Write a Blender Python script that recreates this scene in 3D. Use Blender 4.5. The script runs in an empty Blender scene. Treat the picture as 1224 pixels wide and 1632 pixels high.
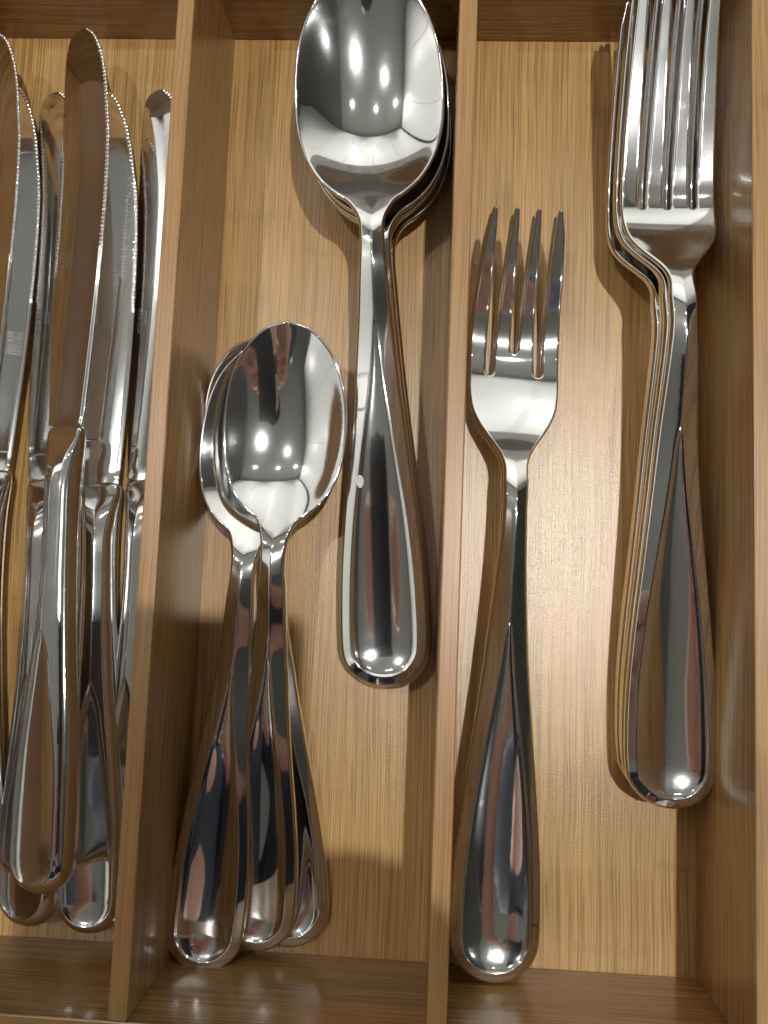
import bpy, bmesh, math, random
import numpy as np
from mathutils import Vector, Matrix, Euler
from mathutils.geometry import delaunay_2d_cdt

U = 0.00112                      # metres per modelling unit (about a millimetre)
rnd = random.Random(7)
sc = bpy.context.scene
C = sc.collection

# ------------------------------------------------------------------ camera
CAM_H = 210.0
F = 1334.25
def Rm(a, b, c):
    Rx = np.array([[1,0,0],[0,math.cos(a),-math.sin(a)],[0,math.sin(a),math.cos(a)]])
    Ry = np.array([[math.cos(b),0,math.sin(b)],[0,1,0],[-math.sin(b),0,math.cos(b)]])
    Rz = np.array([[math.cos(c),-math.sin(c),0],[math.sin(c),math.cos(c),0],[0,0,1]])
    return Rz @ Ry @ Rx
RC = Rm(0.1027, 0.0468, 0.0396)
cam = bpy.data.cameras.new('camera')
camo = bpy.data.objects.new('camera', cam); C.objects.link(camo)
cam.sensor_fit = 'VERTICAL'; cam.sensor_height = 36.0
cam.lens = F / 1632 * 36.0
cam.clip_start = 0.005; cam.clip_end = 50
M4 = Matrix([list(RC[i]) + [0] for i in range(3)] + [[0,0,0,1]])
camo.matrix_world = Matrix.Translation((0, 0, CAM_H*U)) @ M4
sc.camera = camo
def unproj(u, v, z):
    """where the photograph's pixel (u, v) lies at height z over the tray floor"""
    d = RC @ np.array([(u-612)/F, -(v-816)/F, -1.0])
    t = (z-CAM_H)/d[2]
    return np.array([d[0]*t, d[1]*t, z])

# ------------------------------------------------------------------ light
sc.view_settings.view_transform = 'Standard'
sc.view_settings.look = 'None'
sc.view_settings.gamma = 1.0
sc.view_settings.exposure = 0.0
sc.cycles.use_denoising = True
sc.cycles.max_bounces = 10
sc.cycles.glossy_bounces = 8
sc.cycles.diffuse_bounces = 4
sc.cycles.caustics_reflective = True
sc.cycles.caustics_refractive = False
sc.cycles.blur_glossy = 0.6
sc.cycles.sample_clamp_indirect = 6.0
world = bpy.data.worlds.new('World'); sc.world = world
world.use_nodes = True
bg = world.node_tree.nodes['Background']
bg.inputs[0].default_value = (0.9, 0.95, 1.0, 1); bg.inputs[1].default_value = 0.02

# room in which the drawer stands (modelling units, z = 0 is the tray floor)
CEIL = 1250.0
# ceiling downlights: x, y, power
LIGHTS = [(215, 100, 45.0, 'nearest above the drawer, right of the phone'), (-400, 240, 12.0, 'near the phone on the left'), (820, 120, 7.0, 'set in the dark soffit'),
          (-690, 560, 11.0, 'left end of the row before the far cabinets'), (-220, 560, 10.0, 'centre of the row before the far cabinets'), (300, 560, 10.0, 'right end of the row before the far cabinets'),
          (-500, -800, 11.0, 'behind the person, left one'), (820, -800, 11.0, 'behind the person, right one')]

# ------------------------------------------------------------------ materials
def mat(name):
    m = bpy.data.materials.new(name); m.use_nodes = True
    nt = m.node_tree
    return m, nt, nt.nodes['Principled BSDF']
def N(nt, t, **kw):
    n = nt.nodes.new(t)
    for k, v in kw.items(): setattr(n, k, v)
    return n
def ramp(nt, fac, stops):
    r = N(nt, 'ShaderNodeValToRGB'); e = r.color_ramp.elements
    while len(e) < len(stops): e.new(0.5)
    for el, (p, c) in zip(e, stops):
        el.position = p; el.color = (*c, 1) if len(c) == 3 else c
    nt.links.new(fac, r.inputs[0]); return r.outputs[0]
def math_(nt, op, a, b=None, c=None):
    n = N(nt, 'ShaderNodeMath', operation=op)
    for i, v in enumerate((a, b, c)):
        if v is None: continue
        if isinstance(v, (int, float)): n.inputs[i].default_value = v
        else: nt.links.new(v, n.inputs[i])
    return n.outputs[0]
def mixc(nt, fac, a, b, mode='MIX'):
    n = N(nt, 'ShaderNodeMix', data_type='RGBA', blend_type=mode)
    if isinstance(fac, (int, float)): n.inputs[0].default_value = fac
    else: nt.links.new(fac, n.inputs[0])
    for i, v in ((6, a), (7, b)):
        if isinstance(v, tuple): n.inputs[i].default_value = (*v, 1)
        else: nt.links.new(v, n.inputs[i])
    return n.outputs[2]

def bamboo(name, light, dark, rough=0.4, grain=1.0, strip=17.0, fine=1.0, bump=0.25, streak=0.55, axis='Y', off=0.0, spark=0.35, coat=0.0, joint=0.0):
    """laminated bamboo: strips of slightly different tone, long dark fibres, nodes; grain runs along `axis`"""
    m, nt, p = mat(name)
    tc = N(nt, 'ShaderNodeTexCoord')
    mp = N(nt, 'ShaderNodeMapping')
    mp.inputs['Scale'].default_value = (1/U,)*3
    mp.inputs['Location'].default_value = (off, off*1.7, off*.3)
    if axis == 'X': mp.inputs['Rotation'].default_value = (0, 0, math.radians(90))
    nt.links.new(tc.outputs['Object'], mp.inputs[0])
    v = mp.outputs[0]
    sx = N(nt, 'ShaderNodeSeparateXYZ'); nt.links.new(v, sx.inputs[0])
    # across the grain = x (and z on upright faces), along = y
    acr = math_(nt, 'ADD', sx.outputs[0], math_(nt, 'MULTIPLY', sx.outputs[2], 1.0))
    # slow waviness of the fibres
    w = N(nt, 'ShaderNodeTexNoise'); w.inputs['Scale'].default_value = 0.02; w.inputs['Detail'].default_value = 1
    nt.links.new(v, w.inputs[0])
    acr2 = math_(nt, 'ADD', acr, math_(nt, 'MULTIPLY', w.outputs[0], 2.5))
    def streaks(sa, sl, det, ro=0.6, src=acr2):
        cx = N(nt, 'ShaderNodeCombineXYZ')
        nt.links.new(math_(nt, 'MULTIPLY', src, sa), cx.inputs[0])
        nt.links.new(math_(nt, 'MULTIPLY', sx.outputs[1], sl), cx.inputs[1])
        n = N(nt, 'ShaderNodeTexNoise'); n.inputs['Scale'].default_value = 1.0
        n.inputs['Detail'].default_value = det; n.inputs['Roughness'].default_value = ro
        nt.links.new(cx.outputs[0], n.inputs[0]); return n.outputs[0]
    # strips
    sid = math_(nt, 'FLOOR', math_(nt, 'DIVIDE', acr, strip))
    wn = N(nt, 'ShaderNodeTexWhiteNoise', noise_dimensions='1D'); nt.links.new(sid, wn.inputs[1])
    sa = streaks(0.35*grain, 0.006, 3)
    sb = streaks(2.0*fine, 0.018, 3, 0.65)
    scf = streaks(5.5*fine, 0.05, 2, 0.7)
    tone = math_(nt, 'ADD', math_(nt, 'MULTIPLY', wn.outputs[0], 0.5), math_(nt, 'MULTIPLY', sa, 0.9))
    tone = math_(nt, 'SUBTRACT', tone, 0.2)
    mid = tuple(0.5*(a+b) for a, b in zip(light, dark))
    base = ramp(nt, tone, [(0.05, mid), (0.45, tuple(0.85*a+0.15*b for a, b in zip(light, dark))), (0.9, light)])
    lines = ramp(nt, sb, [(0.43, (1,1,1)), (0.48, (0.3,0.3,0.3)), (0.53, (0,0,0))])
    col = mixc(nt, math_(nt, 'MULTIPLY', lines, streak), base, dark)
    l2 = ramp(nt, scf, [(0.42, (0,0,0)), (0.72, (1,1,1))])
    col = mixc(nt, math_(nt, 'MULTIPLY', l2, streak*0.55), col, dark)
    # sharp pores: thin dark dashes
    sd = streaks(3.2*fine, 0.035, 1, 0.5)
    l3 = ramp(nt, sd, [(0.62, (0,0,0)), (0.67, (1,1,1))])
    col = mixc(nt, math_(nt, 'MULTIPLY', l3, streak*0.8), col, tuple(c*0.55 for c in dark))
    # nodes of the cane: a short blotchy band on each strip
    fr = math_(nt, 'FRACT', math_(nt, 'ADD', math_(nt, 'DIVIDE', sx.outputs[1], 210.0), wn.outputs[0]))
    dist = math_(nt, 'ABSOLUTE', math_(nt, 'SUBTRACT', fr, 0.5))
    nz = N(nt, 'ShaderNodeTexNoise'); nz.inputs['Scale'].default_value = 0.55; nz.inputs['Detail'].default_value = 3
    nt.links.new(v, nz.inputs[0])
    band = N(nt, 'ShaderNodeClamp').outputs[0]; _cl = band.node
    nt.links.new(math_(nt, 'MULTIPLY', math_(nt, 'SUBTRACT', 0.024, math_(nt, 'ADD', dist, math_(nt, 'MULTIPLY', nz.outputs[0], 0.03))), 90.0), _cl.inputs[0])
    nsm = N(nt, 'ShaderNodeTexNoise'); nsm.inputs['Scale'].default_value = 1.3; nt.links.new(v, nsm.inputs[0])
    band = math_(nt, 'MULTIPLY', band, ramp(nt, scf, [(0.46, (0,0,0)), (0.54, (1,1,1))]))
    col = mixc(nt, math_(nt, 'MULTIPLY', band, 0.62), col, dark)
    if joint:      # glue line between neighbouring strips
        fj = math_(nt, 'FRACT', math_(nt, 'DIVIDE', acr, strip))
        col = mixc(nt, math_(nt, 'MULTIPLY', math_(nt, 'LESS_THAN', fj, 0.014), joint), col, dark)
    nt.links.new(col, p.inputs['Base Color'])
    p.inputs['Roughness'].default_value = rough
    p.inputs['Specular IOR Level'].default_value = 0.5
    p.inputs['Coat Weight'].default_value = coat; p.inputs['Coat Roughness'].default_value = rough*0.85
    # varnish: orange peel and fibre relief
    g = N(nt, 'ShaderNodeTexNoise'); g.inputs['Scale'].default_value = 3.2; g.inputs['Detail'].default_value = 2
    nt.links.new(v, g.inputs[0])
    h = math_(nt, 'ADD', math_(nt, 'MULTIPLY', g.outputs[0], spark), math_(nt, 'MULTIPLY', sb, 0.10))
    b = N(nt, 'ShaderNodeBump'); b.inputs['Strength'].default_value = bump
    b.inputs['Distance'].default_value = 0.25*U
    nt.links.new(h, b.inputs['Height']); nt.links.new(b.outputs[0], p.inputs['Normal'])
    nt.links.new(b.outputs[0], p.inputs['Coat Normal'])
    return m

def steel(name, rough=0.02, tint=(0.88, 0.885, 0.885), haze=0.11, scr=0.13):
    """polished stainless steel with hair scratches, smudges and a faint haze round highlights"""
    m, nt, p = mat(name)
    out = nt.nodes['Material Output']
    p.inputs['Base Color'].default_value = (*tint, 1)
    p.inputs['Metallic'].default_value = 1.0
    tc = N(nt, 'ShaderNodeTexCoord'); mp = N(nt, 'ShaderNodeMapping')
    mp.inputs['Scale'].default_value = (1/U,)*3
    nt.links.new(tc.outputs['Object'], mp.inputs[0])
    sm = N(nt, 'ShaderNodeTexNoise'); sm.inputs['Scale'].default_value = 0.11; sm.inputs['Detail'].default_value = 5
    nt.links.new(mp.outputs[0], sm.inputs[0])
    r = ramp(nt, sm.outputs[0], [(0.45, (rough,)*3), (0.75, (rough+0.07,)*3)])
    nt.links.new(r, p.inputs['Roughness'])
    m2 = N(nt, 'ShaderNodeMapping'); m2.inputs['Scale'].default_value = (6.0, 0.12, 6.0)
    m2.inputs['Rotation'].default_value = (0, 0, 0.15)
    nt.links.new(mp.outputs[0], m2.inputs[0])
    s = N(nt, 'ShaderNodeTexNoise'); s.inputs['Scale'].default_value = 1.0; s.inputs['Detail'].default_value = 3
    nt.links.new(m2.outputs[0], s.inputs[0])
    lo = N(nt, 'ShaderNodeTexNoise'); lo.inputs['Scale'].default_value = 0.09; lo.inputs['Detail'].default_value = 0
    nt.links.new(mp.outputs[0], lo.inputs[0])
    h = math_(nt, 'ADD', math_(nt, 'MULTIPLY', s.outputs[0], 0.0022), math_(nt, 'MULTIPLY', lo.outputs[0], 0.04))
    b = N(nt, 'ShaderNodeBump'); b.inputs['Strength'].default_value = 1.0; b.inputs['Distance'].default_value = 1.0*U
    nt.links.new(h, b.inputs['Height']); nt.links.new(b.outputs[0], p.inputs['Normal'])
    g = N(nt, 'ShaderNodeBsdfAnisotropic')
    g.inputs['Color'].default_value = (0.75, 0.78, 0.82, 1); g.inputs['Roughness'].default_value = 0.17
    vo = N(nt, 'ShaderNodeTexVoronoi'); vo.feature = 'DISTANCE_TO_EDGE'; vo.inputs['Scale'].default_value = 0.22
    wv = N(nt, 'ShaderNodeTexNoise'); wv.inputs['Scale'].default_value = 0.3; wv.inputs['Detail'].default_value = 3
    nt.links.new(mp.outputs[0], wv.inputs[0])
    vm = N(nt, 'ShaderNodeVectorMath', operation='MULTIPLY_ADD')
    nt.links.new(wv.outputs[1], vm.inputs[0]); vm.inputs[1].default_value = (9, 9, 9); nt.links.new(mp.outputs[0], vm.inputs[2])
    nt.links.new(vm.outputs[0], vo.inputs[0])
    line = ramp(nt, vo.outputs[0], [(0.0, (1,1,1)), (0.02, (0,0,0))])
    msk = ramp(nt, lo.outputs[0], [(0.56, (0,0,0)), (0.64, (1,1,1))])
    fac = math_(nt, 'ADD', haze, math_(nt, 'MULTIPLY', math_(nt, 'MULTIPLY', line, msk), 0.14))
    wv2 = N(nt, 'ShaderNodeTexVoronoi'); wv2.inputs['Scale'].default_value = 0.16; nt.links.new(vm.outputs[0], wv2.inputs[0])
    sepc = N(nt, 'ShaderNodeSeparateXYZ'); nt.links.new(wv2.outputs['Color'], sepc.inputs[0])
    ringm = ramp(nt, wv2.outputs['Distance'], [(0.10, (0.25,)*3), (0.17, (0.3,)*3), (0.20, (1,1,1)), (0.23, (0,0,0))])
    pick = math_(nt, 'GREATER_THAN', sepc.outputs[0], 0.72)
    fac = math_(nt, 'ADD', fac, math_(nt, 'MULTIPLY', math_(nt, 'MULTIPLY', ringm, pick), 0.22))
    for ang, sc_ in ((0.5, 1.0), (-0.35, 1.3), (1.25, 0.8)):
        ms = N(nt, 'ShaderNodeMapping'); ms.inputs['Rotation'].default_value = (0, 0, ang); nt.links.new(mp.outputs[0], ms.inputs[0])
        m5 = N(nt, 'ShaderNodeMapping'); m5.inputs['Scale'].default_value = (11.0*sc_, 0.16*sc_, 0.5); nt.links.new(ms.outputs[0], m5.inputs[0])
        hs = N(nt, 'ShaderNodeTexNoise'); hs.inputs['Scale'].default_value = 1.0; hs.inputs['Detail'].default_value = 0
        nt.links.new(m5.outputs[0], hs.inputs[0])
        fac = math_(nt, 'ADD', fac, math_(nt, 'MULTIPLY', ramp(nt, hs.outputs[0], [(0.74, (0,0,0)), (0.80, (1,1,1))]), scr))
    mx = N(nt, 'ShaderNodeMixShader')
    nt.links.new(fac, mx.inputs[0])
    nt.links.new(p.outputs[0], mx.inputs[1]); nt.links.new(g.outputs[0], mx.inputs[2])
    nt.links.new(mx.outputs[0], out.inputs['Surface'])
    return m

def plain(name, col, rough=0.5, noise=0.08, scale=20, metal=0.0):
    m, nt, p = mat(name)
    tc = N(nt, 'ShaderNodeTexCoord')
    n = N(nt, 'ShaderNodeTexNoise'); n.inputs['Scale'].default_value = scale; n.inputs['Detail'].default_value = 4
    nt.links.new(tc.outputs['Object'], n.inputs[0])
    a = tuple(max(0, c*(1-noise)) for c in col); b = tuple(min(1, c*(1+noise)) for c in col)
    nt.links.new(ramp(nt, n.outputs[0], [(0.3, a), (0.7, b)]), p.inputs['Base Color'])
    p.inputs['Roughness'].default_value = rough; p.inputs['Metallic'].default_value = metal
    return m

LIGHTW = (0.62, 0.40, 0.15); DARKW = (0.32, 0.17, 0.05)
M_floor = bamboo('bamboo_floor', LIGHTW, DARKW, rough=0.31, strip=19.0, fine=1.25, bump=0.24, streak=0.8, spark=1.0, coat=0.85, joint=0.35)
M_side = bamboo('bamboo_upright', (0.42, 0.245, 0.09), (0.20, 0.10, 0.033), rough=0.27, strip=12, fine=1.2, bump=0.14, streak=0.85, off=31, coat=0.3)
M_cross = bamboo('bamboo_cross', (0.42, 0.24, 0.085), (0.18, 0.092, 0.03), rough=0.26, strip=11, fine=1.3, bump=0.14, streak=0.85, axis='X', off=77, coat=0.3)
M_top = bamboo('bamboo_edge', (0.46, 0.265, 0.105), (0.25, 0.132, 0.048), rough=0.34, strip=2.1, fine=2.2, bump=0.25, streak=0.75, off=13, coat=0.3)
M_steel = steel('polished_steel')
M_knife = steel('polished_knife_steel', rough=0.02, haze=0.10, scr=0.05)
M_ground = steel('ground_serration', rough=0.30, haze=0.4, tint=(0.9,0.9,0.88))
M_etch = plain('etched_steel', (0.34, 0.34, 0.34), 0.45, metal=1.0)
M_mark = plain('dried_mark', (0.62, 0.62, 0.58), 0.6, noise=0.3, scale=3000)

# ------------------------------------------------------------------ object helpers
def link(name, me, material=None, parent=None):
    o = bpy.data.objects.new(name, me); C.objects.link(o)
    if material is not None and me is not None: me.materials.append(material)
    if parent is not None: o.parent = parent
    return o
def tag(o, label=None, cat=None, group=None, kind=None):
    if label: o['label'] = label
    if cat: o['category'] = cat
    if group: o['group'] = group
    if kind: o['kind'] = kind
    return o
def box(name, x0, x1, y0, y1, z0, z1, material, parent=None, bev=0.0, top_mat=None, seg=2):
    bm = bmesh.new()
    cx, cy, cz = (x0+x1)/2, (y0+y1)/2, (z0+z1)/2
    bmesh.ops.create_cube(bm, size=1.0)
    for v in bm.verts:
        v.co = Vector(((v.co.x*(x1-x0)+cx)*U, (v.co.y*(y1-y0)+cy)*U, (v.co.z*(z1-z0)+cz)*U))
    if bev > 0:
        bmesh.ops.bevel(bm, geom=list(bm.edges), offset=bev*U, segments=seg, profile=0.5, affect='EDGES')
    me = bpy.data.meshes.new(name)
    bm.normal_update()
    if top_mat is not None:
        for f in bm.faces:
            if f.normal.z > 0.9: f.material_index = 1
    for f in bm.faces: f.smooth = bev > 0 and f.calc_area() < 0.0002*0.0002*4
    bm.to_mesh(me); bm.free()
    o = link(name, me, material, parent)
    if top_mat is not None: me.materials.append(top_mat)
    return o

# ------------------------------------------------------------------ cutlery surfaces
def pchip(xs, ys):
    xs = np.array(xs, float); ys = np.array(ys, float)
    h = np.diff(xs); dl = np.diff(ys)/h
    d = np.zeros_like(ys)
    for i in range(1, len(xs)-1):
        if dl[i-1]*dl[i] > 0:
            w1 = 2*h[i]+h[i-1]; w2 = h[i]+2*h[i-1]
            d[i] = (w1+w2)/(w1/dl[i-1]+w2/dl[i])
    d[0] = dl[0]; d[-1] = dl[-1]
    def f(x):
        x = np.clip(x, xs[0], xs[-1])
        i = np.clip(np.searchsorted(xs, x, side='right')-1, 0, len(h)-1)
        t = (x-xs[i])/h[i]
        return ((1+2*t)*(1-t)**2*ys[i] + t*(1-t)**2*h[i]*d[i] + t*t*(3-2*t)*ys[i+1] + t*t*(t-1)*h[i]*d[i+1])
    return f
def cspline(xs, ys):
    """natural cubic spline (C2, so that reflections run smoothly)"""
    xs = np.array(xs, float); ys = np.array(ys, float); n = len(xs); h = np.diff(xs)
    A = np.zeros((n, n)); r = np.zeros(n); A[0,0] = A[-1,-1] = 1
    for i in range(1, n-1):
        A[i,i-1] = h[i-1]; A[i,i] = 2*(h[i-1]+h[i]); A[i,i+1] = h[i]
        r[i] = 3*((ys[i+1]-ys[i])/h[i]-(ys[i]-ys[i-1])/h[i-1])
    c = np.linalg.solve(A, r)
    b = (ys[1:]-ys[:-1])/h - h*(2*c[:-1]+c[1:])/3; d = (c[1:]-c[:-1])/(3*h)
    def f(x):
        xx = np.clip(x, xs[0], xs[-1])
        i = np.clip(np.searchsorted(xs, xx, side='right')-1, 0, n-2)
        t = xx-xs[i]
        v = ys[i]+b[i]*t+c[i]*t*t+d[i]*t**3
        lo = x < xs[0]; hi = x > xs[-1]
        v = np.where(lo, ys[0]+b[0]*(x-xs[0]), v)
        tl = h[-1]; sl = b[-1]+2*c[-2]*tl+3*d[-1]*tl*tl
        return np.where(hi, ys[-1]+sl*(x-xs[-1]), v)
    return f
def catmull(pts, n=14):
    P = np.array(pts, float); out = []
    Q = np.vstack([2*P[0]-P[1], P, 2*P[-1]-P[-2]])
    for i in range(1, len(Q)-2):
        p0, p1, p2, p3 = Q[i-1], Q[i], Q[i+1], Q[i+2]
        t0 = 0; t1 = np.linalg.norm(p1-p0)**.5; t2 = t1+np.linalg.norm(p2-p1)**.5; t3 = t2+np.linalg.norm(p3-p2)**.5
        for t in np.linspace(t1, t2, n, endpoint=False):
            A1 = (t1-t)/(t1-t0)*p0+(t-t0)/(t1-t0)*p1; A2 = (t2-t)/(t2-t1)*p1+(t-t1)/(t2-t1)*p2
            A3 = (t3-t)/(t3-t2)*p2+(t-t2)/(t3-t2)*p3
            B1 = (t2-t)/(t2-t0)*A1+(t-t0)/(t2-t0)*A2; B2 = (t3-t)/(t3-t1)*A2+(t-t1)/(t3-t1)*A3
            out.append((t2-t)/(t2-t1)*B1+(t-t1)/(t2-t1)*B2)
    out.append(P[-1]); return np.array(out)
def resample(P, step):
    """closed polyline -> points `step` apart (step may depend on the point)"""
    Q = np.vstack([P, P[:1]]); seg = np.linalg.norm(np.diff(Q, axis=0), axis=1)
    L = np.concatenate([[0], np.cumsum(seg)]); n = max(12, int(L[-1]/step))
    t = np.linspace(0, L[-1], n, endpoint=False)
    return np.stack([np.interp(t, L, Q[:,0]), np.interp(t, L, Q[:,1])], 1)
def nearest(P, poly, chunk=1500):
    """distance to the closed polygon, unit direction away from its nearest point"""
    A = poly; B = np.roll(poly, -1, axis=0); AB = B-A; l2 = (AB**2).sum(1)+1e-12
    D = np.zeros(len(P)); G = np.zeros((len(P), 2))
    for k in range(0, len(P), chunk):
        p = P[k:k+chunk, None, :]
        t = np.clip(((p-A)*AB).sum(2)/l2, 0, 1)
        q = A+t[..., None]*AB; v = p-q; d2 = (v**2).sum(2)
        j = d2.argmin(1); r = np.arange(len(j))
        D[k:k+chunk] = np.sqrt(d2[r, j]); G[k:k+chunk] = v[r, j]
    n = np.linalg.norm(G, axis=1, keepdims=True)
    return D, G/np.maximum(n, 1e-9)

def sheet_mesh(name, poly, base, half, rel, rr, spacing=0.8, step=0.45, extra=(), lines=(), wants_extra=None):
    """A solid from a plan outline. base(x,y) mid height, half(x,y) half thickness, rel(x,y,d) relief of the
    upper face, rr(x,y) edge radius. Normals come from the functions themselves."""
    poly = resample(poly, step)
    n = len(poly)
    area = 0.5*np.sum(poly[:,0]*np.roll(poly[:,1], -1)-np.roll(poly[:,0], -1)*poly[:,1])
    if area < 0: poly = poly[::-1]
    tang = np.roll(poly, -1, axis=0)-np.roll(poly, 1, axis=0); tang /= np.linalg.norm(tang, axis=1, keepdims=True)
    inn = np.stack([-tang[:,1], tang[:,0]], 1)
    pts = [poly]
    def ring(delta, thin=1, sel=None):
        q = poly+inn*(delta[:, None] if isinstance(delta, np.ndarray) else delta)
        if thin > 1: q = q[::thin]
        dd = delta[::thin] if isinstance(delta, np.ndarray) else np.full(len(q), delta)
        if sel is not None: m = sel(q[:,0], q[:,1]); q = q[m]; dd = dd[m]
        d, _ = nearest(q, poly); m = d > dd*0.985
        return q[m]
    rp = rr(poly[:,0], poly[:,1])
    for fr in (0.05, 0.18, 0.40, 0.70, 1.0): pts.append(ring(rp*fr))
    for e, sel in extra: pts.append(ring(np.full(n, float(e)), 1, sel))
    for ln in lines: pts.append(np.array(ln, float))
    lo = poly.min(0); hi = poly.max(0)
    gx, gy = np.meshgrid(np.arange(lo[0], hi[0], spacing), np.arange(lo[1], hi[1], spacing*0.87))
    gx = gx + (np.arange(gx.shape[0]) % 2)[:, None]*spacing*0.5
    g = np.stack([gx.ravel(), gy.ravel()], 1)
    # inside test
    x, y = g[:,0], g[:,1]; ins = np.zeros(len(g), bool); A = poly; B = np.roll(poly, -1, axis=0)
    for (ax, ay), (bx, by) in zip(A, B):
        c = (ay > y) != (by > y)
        if c.any():
            xi = (bx-ax)*(y-ay)/((by-ay) if abs(by-ay) > 1e-12 else 1e-12)+ax
            ins ^= c & (x < xi)
    g = g[ins]; d, _ = nearest(g, poly); g = g[d > rr(g[:,0], g[:,1])*1.0+spacing*0.35]
    pts.append(g)
    allp = np.vstack(pts)
    # drop near doubles
    key = {}; keep = []
    for i, q in enumerate(allp):
        k = (round(q[0]/0.07), round(q[1]/0.07))
        if i < n or k not in key: key[k] = 1; keep.append(i)
    allp = allp[keep]
    res = delaunay_2d_cdt([Vector(q) for q in allp], [], [list(range(n))], 1, 1e-6)
    V = np.array([list(v) for v in res[0]]); T = [tuple(f) for f in res[2] if len(f) == 3]
    orig = res[3]
    d, G = nearest(V, poly)
    isrim = np.array([any(o < n for o in og) for og in orig]) | (d < 1e-4)
    tv = (np.roll(poly, -1, axis=0)-poly)
    X, Y = V[:,0], V[:,1]; R = rr(X, Y)
    def ef(t):
        t = np.clip(t, 0, 1); return np.sqrt(np.clip(1-(1-t)**2, 0, 1))
    H = half(X, Y); E = ef(d/R)
    d_in = np.where(isrim, 0.0, d)
    E = np.where(isrim, 0.0, E)
    zt = base(X, Y)+rel(X, Y, d_in)+H*E; zb = base(X, Y)-H*E
    eps = 0.03
    def grad(fn):
        return (fn(X+eps, Y)-fn(X-eps, Y))/(2*eps), (fn(X, Y+eps)-fn(X, Y-eps))/(2*eps)
    bx, by = grad(base); hx, hy = grad(half)
    rx, ry = grad(lambda a, b: rel(a, b, d_in))
    rd = (rel(X, Y, d_in+eps)-rel(X, Y, np.maximum(d_in-eps, 0)))/(eps+np.minimum(d_in, eps))
    t = np.clip(d/R, 0.01, 1); de = np.where(t < 1, (1-t)/np.sqrt(1-(1-t)**2), 0)/R
    # inward direction at rim vertices from the outline itself
    if isrim.any():
        ri = np.where(isrim)[0]
        D2 = ((V[ri][:, None, :]-poly[None])**2).sum(2); jj = D2.argmin(1); G[ri] = inn[jj]
    def nrm(gx, gy, sgn):
        v = np.stack([-gx*sgn, -gy*sgn, np.full_like(gx, sgn)], 1)
        return v/np.linalg.norm(v, axis=1, keepdims=True)
    ntp = nrm(bx+hx*E+rx+(rd+H*de)*G[:,0], by+hy*E+ry+(rd+H*de)*G[:,1], 1.0)
    nbt = nrm(bx-hx*E-H*de*G[:,0], by-hy*E-H*de*G[:,1], -1.0)
    side = np.stack([-G[:,0], -G[:,1], np.zeros(len(G))], 1)
    ntp[isrim] = side[isrim]; nbt[isrim] = side[isrim]
    m = len(V); verts = [tuple(v) for v in np.stack([X*U, Y*U, zt*U], 1)]
    idx = np.arange(m); low = {}
    norms = [tuple(v) for v in ntp]
    for i in range(m):
        if isrim[i]: low[i] = i
        else:
            low[i] = len(verts); verts.append((X[i]*U, Y[i]*U, zb[i]*U)); norms.append(tuple(nbt[i]))
    faces = []
    for a, b, c in T:
        if (V[b][0]-V[a][0])*(V[c][1]-V[a][1])-(V[b][1]-V[a][1])*(V[c][0]-V[a][0]) < 0: b, c = c, b
        faces.append((a, b, c))
        l = (low[a], low[c], low[b])
        if not (isrim[a] and isrim[b] and isrim[c]): faces.append(l)
    me = bpy.data.meshes.new(name); me.from_pydata(verts, [], faces); me.update()
    for p in me.polygons: p.use_smooth = True
    me.normals_split_custom_set_from_vertices(norms)
    return me

def soft(x, w=0.12):            # smooth max(x,0)
    return 0.5*(x+np.sqrt(x*x+w*w))
def sstep(x, a, b):
    t = np.clip((x-a)/(b-a), 0, 1); return t*t*t*(t*(6*t-15)+10)
def rim_of(rim0, s0, y):
    return rim0*(1+0.5*sstep(y, s0*0.35, s0))+3.0*sstep(y, s0-6, s0+12)
def crest_lines(rim0, s0, wy, y0=13.0, y1=None):
    """vertices along the crest of the bead and the ridge, so that both stay sharp"""
    ys = np.arange(y0, s0+6, 0.35); out = []
    c = wy(ys)-rim_of(rim0, s0, ys)
    for off in (-0.5, -0.22, -0.08, 0.06, 0.2, 0.5, 0.95):
        for sg in (-1, 1):
            m = c+off > 0.12
            out.append(np.stack([sg*(c+off)[m], ys[m]], 1))
    if y1:
        yr = np.arange(s0-4, y1, 0.4)
        for off in (-0.35, -0.13, 0.0, 0.13, 0.35): out.append(np.stack([np.full(len(yr), off), yr], 1))
    return out
def handle_relief(rim0, s0, wy, k=0.42, dish=0.55, fade=(60, 70)):
    """raised bead round a long teardrop panel; where the handle is narrower than the bead it is a roof ridge"""
    def f(x, y, d):
        t = sstep(y, 9, 20)
        d = d*(1-t)+t*(wy(y)-np.sqrt(x*x+0.02))
        rim = rim_of(rim0, s0, y)
        q = soft(d-rim)                       # how far inside the crest
        up = k*(d-q)
        C = np.maximum(soft(wy(np.maximum(y, 11.0))-rim), q)      # half width of the panel
        down = 0.30*(1-np.exp(-q/0.55))+dish*0.036*q*(2*C-q)
        belly = 0.0
        w = 1-sstep(y, fade[0], fade[1])
        return (up-down+belly)*w
    return f
def width_of(hp):
    """smooth half width as a function of y, for outlines given as (y, half width)"""
    c = catmull(hp, 10); best = {}
    for y, w in c: best[round(float(y), 2)] = float(w)
    ys = sorted(best); return pchip(ys, [best[y] for y in ys])

# outlines are given as (y, half width) from the handle end to the tip
def closed(pts, n=10):
    c = catmull(pts, n)
    c[:,1] = np.maximum(c[:,1], 0)
    r = np.stack([c[:,1], c[:,0]], 1); l = np.stack([-c[::-1,1], c[::-1,0]], 1)
    return np.vstack([r[:-1], l[:-1]])
def endcap(w, y1, n=5):
    """round handle end of half width w reached at y1"""
    return [(y1-y1*math.cos(a), w*math.sin(a)) for a in np.linspace(0, math.pi/2, n, endpoint=False)]

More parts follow.
